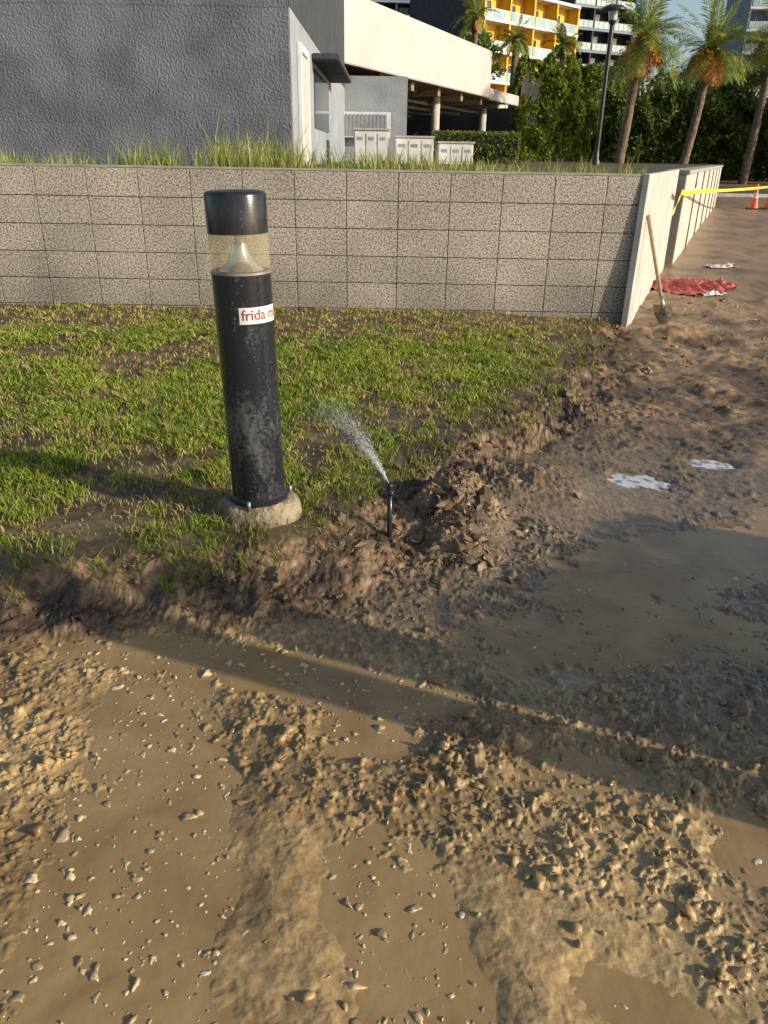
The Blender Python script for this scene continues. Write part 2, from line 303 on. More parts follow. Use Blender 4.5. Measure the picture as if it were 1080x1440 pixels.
# ------------------------------------------------------------------ stones and clods
def ico(sub):
    bm=bmesh.new(); bmesh.ops.create_icosphere(bm,subdivisions=sub,radius=1); v=np.array([x.co[:] for x in bm.verts]); bm.verts.ensure_lookup_table()
    f=np.array([[q.index for q in p.verts] for p in bm.faces]); bm.free(); return v,f
def stones(name,px,py,rad,cols,sub,sink,mat,zs=None,flat=(.5,.9),smooth=False,np_=8,lump=.2):
    bv,bf=ico(sub); nv=len(bv); var=[]
    for q in range(30):
        d=np.full(nv,1.25)
        for _ in range(np_):
            ax=rng.normal(size=3); ax/=np.linalg.norm(ax); dt=bv@ax; hgt=rng.uniform(.5,1.0)
            d=np.where(dt>1e-3,np.minimum(d,hgt/np.maximum(dt,1e-3)),d)
        for _ in range(4):
            ax=rng.normal(size=3); d*=1+lump*np.sin(bv@ax*rng.uniform(2,4.5)+rng.uniform(0,6))
        d*=1+.10*rng.normal(size=nv)*(1 if sub>1 else .8)*(1 if lump>0 else 0)
        var.append(bv*d[:,None])
    n=len(px); VV=np.zeros((n,nv,3)); z=hz(px,py) if zs is None else zs
    for q in range(n):
        a=rng.uniform(0,6.28); c,s=math.cos(a),math.sin(a)
        v=var[rng.integers(30)]*np.array([rng.uniform(.8,1.5),rng.uniform(.6,1.1),rng.uniform(*flat)])*rad[q]
        VV[q,:,0]=v[:,0]*c-v[:,1]*s+px[q]; VV[q,:,1]=v[:,0]*s+v[:,1]*c+py[q]; VV[q,:,2]=v[:,2]+z[q]+rad[q]*sink
    FF=(bf[None]+np.arange(n)[:,None,None]*nv).reshape(-1,3)
    CC=np.repeat(cols,nv,axis=0)
    return obj(name,npmesh(name,VV.reshape(-1,3),FF,CC),mat,smooth=smooth)
n=11000; px=rng.uniform(-1.4,1.8,n); py=.7+2.0*rng.random(n)**1.15
dn=fbm(px/QS,py/QS,2.2,3,s=2)*1.0+.6*fbm(px,py,8,2,s=41); _,sd,k,pm,g,hf=terrain(px,py)
keep=(rng.random(n)<np.clip(.20+dn*.8-.34*pm,.03,1))&(sd<-.02); px,py=px[keep],py[keep]; n=len(px)
rad=np.clip(rng.lognormal(math.log(.0037),.66,n),.0016,.017)
cols=localcol(px,py); cols[:,:3]*=rng.uniform(.75,1.12,(n,1))
stones('mud_gravel',px,py,rad,cols,2,-.1,M_mud,smooth=True)
n=1700; px=rng.uniform(-1.1,.3,n); py=rng.uniform(.7,1.95,n); pm=terrain(px,py)[3]; kk=pm>.35; px,py=px[kk],py[kk]; n=len(px)
rad=np.clip(rng.lognormal(math.log(.0032),.6,n),.0014,.013); cols=np.array([.48,.37,.22])*rng.uniform(.6,1.3,(n,1))
cols=np.concatenate([cols,np.full((n,1),.6)],1)
stones('puddle_pebbles',px,py,rad,cols,2,0,M_mud,zs=np.full(n,WL),flat=(.35,.6),smooth=True)
n=1500; px=rng.uniform(-1.2,1.5,n); py=rng.uniform(.7,2.9,n); tt=terrain(px,py); kk=(tt[3]>.3)&(tt[0]<WL)&(fbm(px,py,7,3,s=77)>.05); px,py=px[kk],py[kk]; n=len(px)
stones('foam_bubbles',px,py,np.clip(rng.lognormal(math.log(.0026),.5,n),.001,.007),np.full((n,4),.5),2,0,M_bub,zs=np.full(n,WL),flat=(.22,.4),smooth=True,lump=0)
n=9500; px=rng.uniform(-1.6,3.6,n); py=rng.uniform(1.8,9,n); _,sd,k,pm,g,hf=terrain(px,py)
w=np.clip(ss(-.34,-.14,sd)*(1-ss(.0,.09,sd))*.55+g*.8+.30*ss(3,4.5,py)*(sd<-.1)*(1-pm),0,1)*((py<6.3)|(px>2.0+.4*(py-6.3)+.1))
keep=rng.random(n)<w; px,py=px[keep],py[keep]
n2=900; qx=rng.normal(.27,.17,n2); qy=rng.normal(2.66,.2,n2); px=np.concatenate([px,qx]); py=np.concatenate([py,qy]); n=len(px)
rad=np.clip(rng.lognormal(math.log(.0075),.65,n),.003,.032)
cols=localcol(px,py); cols[:,:3]*=rng.uniform(.65,1.4,(n,1)); cols[:,3]=0
stones('dirt_clods',px,py,rad,cols,2,-.3,M_mud,lump=.28)
# ------------------------------------------------------------------ lawn
def blades(name,px,py,pz,h,w,cols,mat,lean=.5,seg=2):
    n=len(px); a=rng.uniform(0,2*math.pi,n); la=rng.uniform(0,2*math.pi,n); ln=lean*h*rng.uniform(.1,1.3,n)
    dx,dy=np.cos(a)*w/2,np.sin(a)*w/2; ox,oy=np.cos(la)*ln,np.sin(la)*ln
    P=np.zeros((n,5,3)); 
    P[:,0]=np.stack([px-dx,py-dy,pz-.004],-1); P[:,1]=np.stack([px+dx,py+dy,pz-.004],-1)
    P[:,2]=np.stack([px+dx*.85+ox*.35,py+dy*.85+oy*.35,pz+h*.6],-1); P[:,3]=np.stack([px-dx*.85+ox*.35,py-dy*.85+oy*.35,pz+h*.6],-1)
    P[:,4]=np.stack([px+ox,py+oy,pz+h],-1)
    b=np.arange(n)[:,None]*5
    F=np.concatenate([b+np.array([[0,1,2]]),b+np.array([[0,2,3]]),b+np.array([[3,2,4]])])
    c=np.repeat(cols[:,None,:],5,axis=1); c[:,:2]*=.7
    return obj(name,npmesh(name,P.reshape(-1,3),F,c.reshape(-1,3)),mat)
n=430000; px=rng.uniform(-4.6,1.9,n); py=rng.uniform(1.8,6.38,n); d=np.hypot(px,py)
keep=rng.random(n)<np.clip((2.6/d)**1.0,0,1); keep&=(np.hypot(px+.455,py-2.55)>.135)
px,py=px[keep],py[keep]; h0,sd,k,pm,g,hf=terrain(px,py)
bare=fbm(px,py,1.7,4,.6,s=51)+.8*fbm(px,py,8,4,.6,s=52)
wallb=ss(5.0,6.35,py)*.45
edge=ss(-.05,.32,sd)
tuft=fbm(px,py,22,2,s=55)
thin=np.clip(.92-ss(-.15,.55,bare+wallb+.6*(1-edge))*.82+.5*tuft,0.03,1)
keep=(sd>-.09)&(rng.random(len(px))<thin)&(g<.35); px,py,h0,bare,wallb,edge,tuft=px[keep],py[keep],h0[keep],bare[keep],wallb[keep],edge[keep],tuft[keep]; n=len(px); d=np.hypot(px,py)
print('blades',n)
dry=np.clip(ss(-.15,.5,bare+wallb+.25*fbm(px,py,25,2,s=53)),0,1)
vig=np.clip(.5+.9*fbm(px,py,4,3,s=57),0,1)[:,None]
r1=np.clip(rng.random((n,1))*.7+vig*.45-.08,0,1); green=np.array([.10,.20,.020])*(1-r1)+np.array([.50,.57,.075])*r1
straw=np.array([.64,.48,.21])*rng.uniform(.5,1.15,(n,1)); isdry=(rng.random(n)<.14+.66*dry)[:,None]
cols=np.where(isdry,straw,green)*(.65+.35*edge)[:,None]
hh=rng.uniform(.014,.040,n)*(1-.35*dry)*(1+.35*fbm(px,py,6,2,s=54)+.6*tuft); 
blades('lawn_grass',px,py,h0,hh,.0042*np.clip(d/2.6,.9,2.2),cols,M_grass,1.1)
n=1100; px=rng.uniform(-3,1.8,n); py=2.2+4.1*rng.random(n)**.7; k=sdist(px,py)>.05; px,py=px[k],py[k]; n=len(px); z=hz(px,py)+.022
P=[];F=[];Cc=[]
for q in range(n):
    s=min(.034,random.lognormvariate(math.log(.013),.5)); a=random.uniform(0,6.28); t=random.uniform(-.4,.4); cc=random.choice([(.30,.15,.07),(.42,.27,.13),(.22,.12,.06),(.48,.22,.10),(.5,.38,.2)])
    for (u,v,w) in ((-1,0,0),(-.3,-.5,.1),(.6,-.4,.2),(1,0,.1),(.5,.45,.25),(-.3,.5,.15)):
        P.append((px[q]+s*(u*math.cos(a)-v*math.sin(a)),py[q]+s*(u*math.sin(a)+v*math.cos(a)),z[q]+s*(w+u*t))); 
    F.append([q*6+j for j in range(6)]); Cc+= [cc]*6
obj('fallen_leaves',npmesh('fallen_leaves',P,F,np.array(Cc)),M_leaf)
# ------------------------------------------------------------------ planter wall
WY=6.40
wall=empty('block_retaining_wall')
def blockrun(name,p0,dirv,nrm,length,z1,z0,first,parent,bw=.4,bh=.205):
    V=[];F=[];C=[]
    p0=np.array(p0);dirv=np.array(dirv);nrm=np.array(nrm)
    g=.006; bv=.002; zt=z1
    while zt>z0:
        zb=zt-bh; s=first-bw
        while s<length:
            a=max(s,0)+g/2; b=min(s+bw,length)-g/2; s+=bw
            if b-a<.03: continue
            o=random.uniform(-.001,.001)
            ring=[(a,zb+g/2),(b,zb+g/2),(b,zt-g/2),(a,zt-g/2)]
            inn=[(a+bv,zb+g/2+bv),(b-bv,zb+g/2+bv),(b-bv,zt-g/2-bv),(a+bv,zt-g/2-bv)]
            base=len(V)
            for (u,z) in ring: V.append((*(p0+dirv*u+nrm*(-.012)),z))
            for (u,z) in ring: V.append((*(p0+dirv*u+nrm*(-.0015+o)),z))
            for (u,z) in inn: V.append((*(p0+dirv*u+nrm*(.0+o)),z))
            for lv in (0,4):
                for j in range(4): F.append((base+lv+j,base+lv+(j+1)%4,base+lv+4+(j+1)%4,base+lv+4+j))
            F.append((base+8,base+9,base+10,base+11))
            c=random.uniform(.92,1.06); 
            C+= [(c,c*.99,c*.97)]*12
        zt=zb
    return obj(name,npmesh(name,V,F,np.array(C)),M_block,parent)
x0=-.332-.4*14
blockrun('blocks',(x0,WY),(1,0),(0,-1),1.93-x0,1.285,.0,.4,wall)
M_mortar=noise_mat('mortar',(.06,.052,.045),(.11,.10,.09),20,.95,0)
box('core',x0,1.93,WY+.0105,WY+.19,-.1,1.270,M_mortar,wall)
box('coping',x0,1.925,WY+.003,WY+.2,1.2855,1.300,M_cope,wall,.003)
D=np.array([.4,1.])/math.hypot(.4,1); NR=np.array([D[1],-D[0]])
p=np.array([1.93,WY]); Lw=4.1
bm=bmesh.new()
def P3(s,o,z): q=p+D*s-NR*(-o); return (q[0],q[1],z)
pts=[P3(-.005,0.0,1.302),P3(-.11,0.0,-.1),P3(Lw,0,-.1),P3(Lw,0,1.302)]
pts2=[P3(-.005,.05,1.302),P3(-.11,.05,-.1),P3(Lw,.05,-.1),P3(Lw,.05,1.302)]
vs=[bm.verts.new(q) for q in pts+pts2]
for f in ((0,1,2,3),(7,6,5,4),(0,4,5,1),(3,2,6,7),(0,3,7,4),(1,5,6,2)): bm.faces.new([vs[j] for j in f])
bmesh.ops.recalc_face_normals(bm,faces=bm.faces); bmesh.ops.bevel(bm,geom=bm.edges[:],offset=.004,segments=1,affect='EDGES')
me=bpy.data.meshes.new('end_wing'); bm.to_mesh(me); bm.free(); obj('end_wing',me,M_concl,wall)
wall2=empty('concrete_side_wall')
Ms=Matrix.Translation((3.75,10.6,0))@Matrix.Rotation(-math.atan2(.42,1),4,'Z')
box('panel',-.25,0,0,17.,-.1,1.24,M_concl,wall2,.01,Ms)
box('panel_return',-.9,-.26,.0,.25,-.1,1.22,M_conc,wall2,.01,Ms)
box('cap',-.29,.03,-.03,17.05,1.242,1.29,M_cope,wall2,.008,Ms)
for q in range(1,7): box('joint_pilaster',-.001,.02,q*2.4,q*2.4+.05,-.05,1.238,M_conc,wall2,.0,Ms)
tp=[(-90,WY+.19),(1.97,WY+.19),(3.5,10.3),(10.8,27.7),(60,150),(60,200),(-90,200)]
bm=bmesh.new(); f=bm.faces.new([bm.verts.new((a,b,1.20)) for a,b in tp]); bmesh.ops.triangulate(bm,faces=[f])
me=bpy.data.meshes.new('terrace_ground'); bm.to_mesh(me); bm.free(); obj('terrace_ground',me,M_terr)
n=12500; px=rng.uniform(-5.2,3.3,n); py=WY+.22+rng.random(n)*1.5
lim=(px<1.9+.38*(py-WY-.2)); cl=fbm(px,py*.5,2.6,3,s=61)
keep=lim&(rng.random(n)<np.clip(.40+1.2*cl,.08,1)); px,py,cl=px[keep],py[keep],cl[keep]; n=len(px)
tall=np.exp(-((px+1.3)/1.0)**2)
hh=(.06+.13*rng.random(n)**1.6)*(1+.5*cl)*(1+tall*.8); sp_=rng.random(n)<.05; hh[sp_]*=1.6
r1=rng.random((n,1)); cols=np.array([.14,.21,.03])*(1-r1)+np.array([.46,.48,.12])*r1; 
dd=rng.random(n)<.15; cols[dd]=(.48,.38,.18)
blades('ornamental_grass',px,py,np.full(n,1.205),hh,np.full(n,.011),cols,M_grass,.45)
n=26000; px=rng.uniform(-6,3.4,n); py=WY+.2+rng.random(n)**.7*2.6; keep=(px<1.9+.38*(py-WY-.2)); px,py=px[keep],py[keep]; n=len(px)
r1=rng.random((n,1)); cols=np.array([.09,.14,.02])*(1-r1)+np.array([.32,.36,.07])*r1
blades('ground_cover',px,py,np.full(n,1.2),rng.uniform(.04,.085,n),np.full(n,.012),cols,M_grass,.8)
# ------------------------------------------------------------------ bollard light
def bollard(name,loc,tilt,sticker=True):
    e=empty(name,loc)
    R=.095
    lathe('footing',[(.0,.052),(.10,.054),(.118,.052),(.130,.044),(.142,.03),(.148,.008),(.150,-.02),(.154,-.06),(.15,-.15)],M_conc,e,72,jit=.014,wob=.035)
    lathe('base_plate',[(.0,.05),(.104,.05),(.106,.056),(.106,.066),(.098,.070),(R,.075)],M_black,e,40)
    lathe('column',[(R,.07+k*.0765) for k in range(11)]+[(R-.004,.838),(.0,.838)],M_boll,e,64)
    lathe('lens',[(R-.0012,.844),(R-.0012,.958)],M_lens,e,64)
    lathe('reflector',[(.072,.846),(.066,.851),(.052,.860),(.040,.876),(.030,.900),(.024,.925),(.022,.93),(.0,.931)],M_reflect,e,40)
    lathe('lamp_socket',[(.014,.93),(.014,.957)],M_white,e,16)
    lathe('lens_ring',[(R-.001,.836),(R+.0015,.838),(R+.0015,.844),(R-.002,.846)],M_steel,e,48)
    lathe('cap',[(R-.012,.958),(R+.0005,.958),(R+.0005,1.068),(R-.002,1.075),(R-.008,1.079),(R-.02,1.081),(0,1.083)],M_black,e,64)
    for a in (20,140,260):
        t=math.radians(a); tube('anchor_bolt',[(.114*math.cos(t),.114*math.sin(t),.045),(.114*math.cos(t),.114*math.sin(t),.078)],.007,M_steel,e,8)
    V=[];F=[]
    for q in range(200):
        a=random.uniform(-3.1,.3); z=.09+.95*random.random(); 
        if .835<z<.965: continue
        s=random.uniform(.0006,.0018); cx,cy=(R+.0006)*math.cos(a),(R+.0006)*math.sin(a); tx,ty=-math.sin(a),math.cos(a); b0=len(V)
        V.append((cx+math.cos(a)*s*.7,cy+math.sin(a)*s*.7,z))
        for j in range(6):
            t=j*math.pi/3; V.append((cx+tx*s*math.cos(t),cy+ty*s*math.cos(t),z+1.3*s*math.sin(t)))
        for j in range(6): F.append((b0,b0+1+j,b0+1+(j+1)%6))
    me=bpy.data.meshes.new('droplets'); me.from_pydata(V,[],F); obj('droplets',me,M_bead,e,True)
    if sticker:
        V=[];F=[];k=20; a0=math.radians(-90); a1=math.radians(-4); r=R+.0008; zc=.715
        for i in range(k+1):
            a=a0+(a1-a0)*i/k
            for z in (zc-.026,zc+.026): V.append((r*math.cos(a),r*math.sin(a),z))
        for i in range(k): F.append((2*i,2*i+2,2*i+3,2*i+1))
        me=bpy.data.meshes.new('label'); me.from_pydata(V,[],F); obj('label',me,M_white,e)
        cu=bpy.data.curves.new('t','FONT'); cu.body='frida m'; cu.size=.046; cu.offset=.0006
        to=bpy.data.objects.new('t',cu); COL.objects.link(to); bpy.context.view_layer.update()
        dg=bpy.context.evaluated_depsgraph_get(); me=bpy.data.meshes.new_from_object(to.evaluated_get(dg)); bpy.data.objects.remove(to)
        bm=bmesh.new(); bm.from_mesh(me); bmesh.ops.triangulate(bm,faces=bm.faces); bmesh.ops.subdivide_edges(bm,edges=bm.edges[:],cuts=2)
        for v in bm.verts:
            a=a0+math.radians(4)+v.co.x/r; z=zc-.013+v.co.y; v.co=Vector(((r+.0007)*math.cos(a),(r+.0007)*math.sin(a),z))
        bm.to_mesh(me); bm.free(); me.name='label_text'; obj('label_text',me,M_pink,e)
    e.rotation_euler=tilt; return e
bollard('shade_bollard',(-.453,2.56,.215),(0,math.radians(-1.3),0))
def hp(n_,m_): return (.37*n_+.93*m_,.93*n_-.37*m_)
bx,by=hp(1.728,1.45); bollard('shade_bollard',(bx,by,ZM+.06),(0,0,0),False)  # second bollard, added out of view to cast a shadow band
# ------------------------------------------------------------------ sprinkler
sx,sy=.022,2.50; sz=float(hz(sx,sy)[0]); spk=empty('sprinkler',(0,0,0)); top=.352
tube('riser',[(sx,sy,sz-.05),(sx-.001,sy,min(sz+.04,top-.05)),(sx-.003,sy,top-.02)],.0095,M_black,spk,12)
tube('collar',[(sx,sy,top-.045),(sx,sy,top-.03)],.0125,M_black,spk,12)
tube('nozzle',[(sx-.003,sy,top-.02),(sx-.003,sy,top-.008),(sx-.004,sy,top)],[.012,.013,.009],M_darkmetal,spk,12)
V=[];F=[]
o=np.array([sx-.006,sy,top-.002])
for q in range(3600):
    t=random.random()**.9*.72; az=math.radians(random.gauss(128,5.5)); el=math.radians(random.gauss(40,4.5))
    d=np.array([math.cos(az)*math.cos(el),math.sin(az)*math.cos(el),math.sin(el)]); 
    c=o+d*t*.85; c[2]-=.45*t*t; L_=random.uniform(.003,.010)*(1-.5*t); w=random.uniform(.0003,.0007)
    dv=d*L_; dv[2]-=.9*t*L_; k=len(V)
    for a in (0,2.1,4.2): V.append(tuple(c+np.array([math.cos(a)*w,0,math.sin(a)*w])))
    V.append(tuple(c+dv)); V.append(tuple(c-dv))
    for a,b_ in ((0,1),(1,2),(2,0)): F.append((k+a,k+b_,k+3)); F.append((k+b_,k+a,k+4))
obj('spray',npmesh('spray',V,F),M_spray,spk)
# ------------------------------------------------------------------ shovel
sh=empty('shovel'); b0=Vector((2.33,6.50,float(hz(2.33,6.50)[0])-.02)); t0=Vector((2.075,6.60,1.0)); dv=(t0-b0)
tube('handle',[b0+dv*.2,b0+dv*.6,t0],[.017,.016,.017],M_wood,sh,12)
tube('socket',[b0+dv*.16,b0+dv*.28],[.024,.019],M_steel,sh,12)
V=[];F=[]
for i in range(9):
    u=i/8; zc=b0+dv*(.20*u); w=.08*math.sin(min(1,.18+u*1.3)*math.pi/2)*(1 if u<.9 else .85)
    for j in range(7):
        s=j/3-1; V.append(zc+Vector((s*w*.9,-.4*s*w,0))+Vector((-.2,-.6,0))*(.03*(1-s*s)))
for i in range(8):
    for j in range(6): F.append((i*7+j,i*7+j+1,i*7+j+8,i*7+j+7))
me=bpy.data.meshes.new('blade'); me.from_pydata(V,[],F); obj('blade',me,M_conc,sh,True)
# ------------------------------------------------------------------ tarp, tape, cones
def tarp(name,cx,cy,lx,ly,mat,ht=.06,rot=0):
    k=44; u=np.linspace(-1,1,k); U,Wv=np.meshgrid(u,u); c,s=math.cos(rot),math.sin(rot)
    rr=1+.35*fbm(U,Wv,2,2,s=cx); xx=cx+(U*lx*c-Wv*ly*s)*rr; yy=cy+(U*lx*s+Wv*ly*c)*rr
    zz=hz(xx.ravel(),yy.ravel()).reshape(k,k)+.012+ht*np.abs(fbm(U,Wv,2.2,4,.6,s=cy))*(1-.8*np.maximum(np.abs(U),np.abs(Wv))**3)
    i=np.arange(k-1)[:,None]*k+np.arange(k-1)[None]; F=np.stack([i,i+1,i+k+1,i+k],-1).reshape(-1,4)
    obj(name,npmesh(name,np.stack([xx,yy,zz],-1).reshape(-1,3),F),mat,smooth=True)
tarp('red_tarp',3.10,8.5,.36,.42,M_red,.15,.5); tarp('red_tarp',3.55,8.75,.24,.22,M_red,.12,-.4)
tarp('plastic_scrap',3.3,8.05,.13,.05,M_white,.06,.5); tarp('plastic_scrap',4.3,10.4,.2,.08,M_beige,.06,.1); tarp('plastic_scrap',3.0,9.2,.12,.07,M_white,.08,1.)
tape=empty('caution_tape')
def ribbon(a,b,sag,w=.06,n=40):
    V=[];F=[]
    for i in range(n+1):
        t=i/n; c=Vector(a)*(1-t)+Vector(b)*t; c.z-=sag*4*t*(1-t); tw=.5*math.sin(t*9)
        V.append(c+Vector((0,math.sin(tw)*w/2,math.cos(tw)*w/2))); V.append(c-Vector((0,math.sin(tw)*w/2,math.cos(tw)*w/2)))
    for i in range(n): F.append((2*i,2*i+1,2*i+3,2*i+2))
    me=bpy.data.meshes.new('ribbon'); me.from_pydata(V,[],F); obj('ribbon',me,M_tape,tape)
ribbon((3.3,9.4,1.08),(3.95,10.75,1.06),.03); ribbon((3.95,10.75,1.04),(12.4,25.4,.86),.04,.045); ribbon((3.3,9.4,1.08),(3.2,9.3,.85),.0,.05,4)
def cone(x,y):
    e=empty('traffic_cone',(x,y,.105))
    box('base',-.18,.18,-.18,.18,0,.03,M_darkmetal,e,.01)
    lathe('cone_body',[(.13,.03),(.085,.28),(.08,.31)],M_cone,e,24); lathe('collar',[(.081,.31),(.055,.45)],M_white,e,24); lathe('cone_tip',[(.055,.45),(.025,.70),(.0,.705)],M_cone,e,24)
cone(11.0,25.0); cone(11.55,25.2); cone(12.6,25.5)
me=npmesh('road',[(9,34,.11),(200,34,.11),(200,48,.11),(14,48,.11)],[(0,1,2,3)]); obj('road',me,M_asph)
box('kerb',10,120,33.75,33.99,0,.22,M_concl,None,.02)
# ------------------------------------------------------------------ charcoal stucco building
gb=empty('stucco_building')
box('main_block',-24,-1.62,14,30,1.0,3.45,M_stucco,gb)
box('upper_block',-24,-1.615,13.995,30.005,3.452,9,M_stucco,gb)
box('side_band',-1.613,-1.60,14.02,30,3.46,9,M_stuccod,gb)
box('side_render',-1.617,-1.595,14.02,29.9,1.0,3.455,M_stuccol,gb)
box('door_frame_l',-1.594,-1.52,14.9,15.05,1.2,3.1,M_white,gb,.01); box('door_frame_r',-1.594,-1.52,16.2,16.35,1.2,3.1,M_white,gb,.01); box('door_head',-1.594,-1.52,15.052,16.198,2.98,3.1,M_white,gb,.01)
box('door_leaf',-1.593,-1.56,15.052,16.198,1.2,2.978,M_concl,gb)
box('window',-1.594,-1.575,18,22,1.9,3.0,M_glass,gb); box('canopy',-1.594,-1.05,17.6,23,3.1,3.22,M_stuccod,gb,.02)
# ------------------------------------------------------------------ parking structure
pk=empty('parking_structure')
Mp=Matrix.Translation((-1.65,30.8,0))@Matrix.Rotation(-math.atan2(.434,1),4,'Z')
box('fascia',-.3,0,-10,17.4,4.3,6.45,M_beige,pk,.03,Mp)
box('fascia_end',-.3,0.0,17.42,23.4,4.22,4.75,M_beige,pk,.03,Mp)
box('deck',-16,-.32,-10,23.4,4.3,4.6,M_conc,pk,0,Mp)
box('floor',-16,.3,-8,24,1.21,1.26,M_asph,pk,0,Mp)
box('back_wall',-16.3,-16,-10,40,1.2,4.3,M_dark,pk,0,Mp)
box('end_wall',-16,-1,25,25.3,1.2,4.2,M_dark,pk,0,Mp)
for q in range(9): box('beam',-15.9,-.4,-6+q*3.3,-5.65+q*3.3,3.95,4.298,M_conc,pk,0,Mp)
for q in range(5): tube('ceiling_pipe',[Mp@Vector((-2-q*1.6,-8,3.8-.05*q)),Mp@Vector((-2-q*1.6,23,3.8-.05*q))],.07,M_wood if q%2 else M_steel,pk,8)
for s in (5,13.5,21.5): tube('column',[Mp@Vector((-1.6,s,1.2)),Mp@Vector((-1.6,s,4.298))],.22,M_concl,pk,20)
box('service_wall',-2.0,.56,30,30.3,1.2,3.85,M_stuccol,pk,.01); 
box('service_wall_side',.30,.555,30.31,36,1.2,3.84,M_stuccol,pk,.01)
lv=empty('louvre_panel'); box('frame',-1.75,.0,29.7,29.9,1.95,2.75,M_white,lv,.01)
for q in range(12): box('slat',-1.68+q*.135,-1.62+q*.135,29.66,29.697,2.02,2.68,M_stuccol,lv)
def cabinet(x0,x1,y,z1):
    e=empty('utility_cabinet'); box('body',x0,x1,y,y+.9,1.2,z1,M_white,e,.02); box('lid',x0-.03,x1+.03,y-.03,y+.93,z1+.002,z1+.05,M_concl,e,.01)
    k=3
    for q in range(k):
        a=x0+(x1-x0)*(q+.08)/k; b=x0+(x1-x0)*(q+.92)/k; box('door',a,b,y-.015,y-.002,1.28,z1-.06,M_white,e,.004); box('vent',a+.05,b-.05,y-.019,y-.016,z1-.22,z1-.14,M_stuccol,e)
cabinet(-.9,-.05,21,1.95); cabinet(.12,1.12,22,1.82); cabinet(1.3,2.25,23,1.72)
# ------------------------------------------------------------------ apartment blocks
def apartments(name,loc,ang,W,z0,nf,fh,bays,mw,mback,mbody=None,dep=2.0,body=12,rail=True):
    e=empty(name); M=Matrix.Translation((*loc,0))@Matrix.Rotation(ang,4,'Z')
    box('body',0,W,dep,dep+body,z0,z0+nf*fh,mbody or mback,e,0,M)
    if mbody: box('recess_wall',.02,W-.02,dep-.05,dep-.004,z0,z0+nf*fh,mback,e,0,M)
    for f in range(nf+1):
        z=z0+f*fh; box('slab',-.1,W+.1,-.1,dep-.06,z-.18,z+.18,mw,e,0,M)
    bw=W/bays
    for b in range(bays+1): box('fin',b*bw-.15,b*bw+.15,.05,dep-.06,z0+.19,z0+nf*fh-.19,mback,e,0,M)
    for f in range(nf):
        z=z0+f*fh+.18
        for b in range(bays):
            box('window',b*bw+.6,b*bw+bw*.62,dep-.10,dep-.054,z+.05,z+2.3,M_glass,e,0,M)
            box('mullion',b*bw+bw*.33,b*bw+bw*.33+.08,dep-.14,dep-.102,z+.05,z+2.3,mw,e,0,M)
            if rail:
                box('railing',b*bw+.2,(b+1)*bw-.2,.0,.04,z+.06,z+1.05,M_rail,e,0,M)
                box('handrail',b*bw+.17,(b+1)*bw-.17,-.02,.06,z+1.06,z+1.12,mw,e,0,M)
                for q in range(1,4): box('post',b*bw+q*bw/4-.03,b*bw+q*bw/4+.03,-.03,-.002,z,z+1.06,mw,e,0,M)
    return e
apartments('yellow_apartment_building',(12.2,119),math.atan2(16,16.4),21.5,3.6,5,3.6,4,M_white,M_yellow,M_stuccod)
apartments('grey_apartment_building',(-6,140),math.atan2(2,18),20,2,9,3,6,M_blue,M_stuccod)
apartments('blue_apartment_building',(59,150),math.atan2(-2,30),60,2,12,3.2,12,M_white,M_blue)
apartments('dark_apartment_building',(30,150),math.atan2(6,12),13,2,11,3.2,3,M_blue,M_stuccod)
# ------------------------------------------------------------------ foliage
def leafcloud(name,C0,size,cols,parent=None,mat=None,flat=0):
    n=len(C0); u=rng.normal(size=(n,3)); u/=np.linalg.norm(u,axis=1)[:,None]; v=rng.normal(size=(n,3)); v-=u*(u*v).sum(1)[:,None]; v/=np.linalg.norm(v,axis=1)[:,None]
    s=(size*rng.uniform(.5,1.3,n))[:,None]
    P=np.stack([C0-u*s,C0+v*s*.45,C0+u*s,C0-v*s*.45],1).reshape(-1,3); F=np.arange(4*n).reshape(-1,4)
    return obj(name,npmesh(name,P,F,np.repeat(cols,4,axis=0)),mat or M_leaf,parent)
def green(n,a=(.025,.055,.012),b=(.10,.15,.03)):
    r=rng.random((n,1))**1.3; return np.array(a)*(1-r)+np.array(b)*r
def boxfol(x0,y0,x1,y1,th,z0,z1,n,lump=.5):
    t=rng.random(n); z=z0+(z1-z0)*rng.random(n); L_=math.hypot(x1-x0,y1-y0); dx,dy=(x1-x0)/L_,(y1-y0)/L_
    cl=fbm(t*L_,z,.7,3,s=x0); o=(rng.random(n)**2*-th*.5)+cl*lump; zz=z+fbm(t*L_,z*0,1.2,3,s=y0)*lump*(z-z0)/(z1-z0)
    return np.stack([x0+dx*t*L_+dy*o,y0+dy*t*L_-dx*o,zz],-1)
iv=empty('ivy_screen'); box('core',0,8.6,0,.5,1.2,6.3,M_dark,iv,0,Matrix.Translation((8.1,54.6,0))@Matrix.Rotation(math.atan2(6,6),4,'Z'))
c=boxfol(7.9,54,14.3,60,1,1.2,6.9,19000,.9); leafcloud('leaves',c,.20,green(len(c),(.05,.09,.014),(.40,.44,.065)),iv)
hd=empty('clipped_hedge'); box('core',1.45,3.9,26.2,26.9,1.2,1.98,M_dark,hd)
n=9000; c=np.stack([rng.uniform(1.3,4.0,n),26.05+rng.random(n)*1,rng.uniform(1.2,2.12,n)],-1); c[:,1]+=.1*fbm(c[:,0],c[:,2],3,2); leafcloud('leaves',c,.05,green(n,(.05,.09,.012),(.26,.31,.06)),hd)
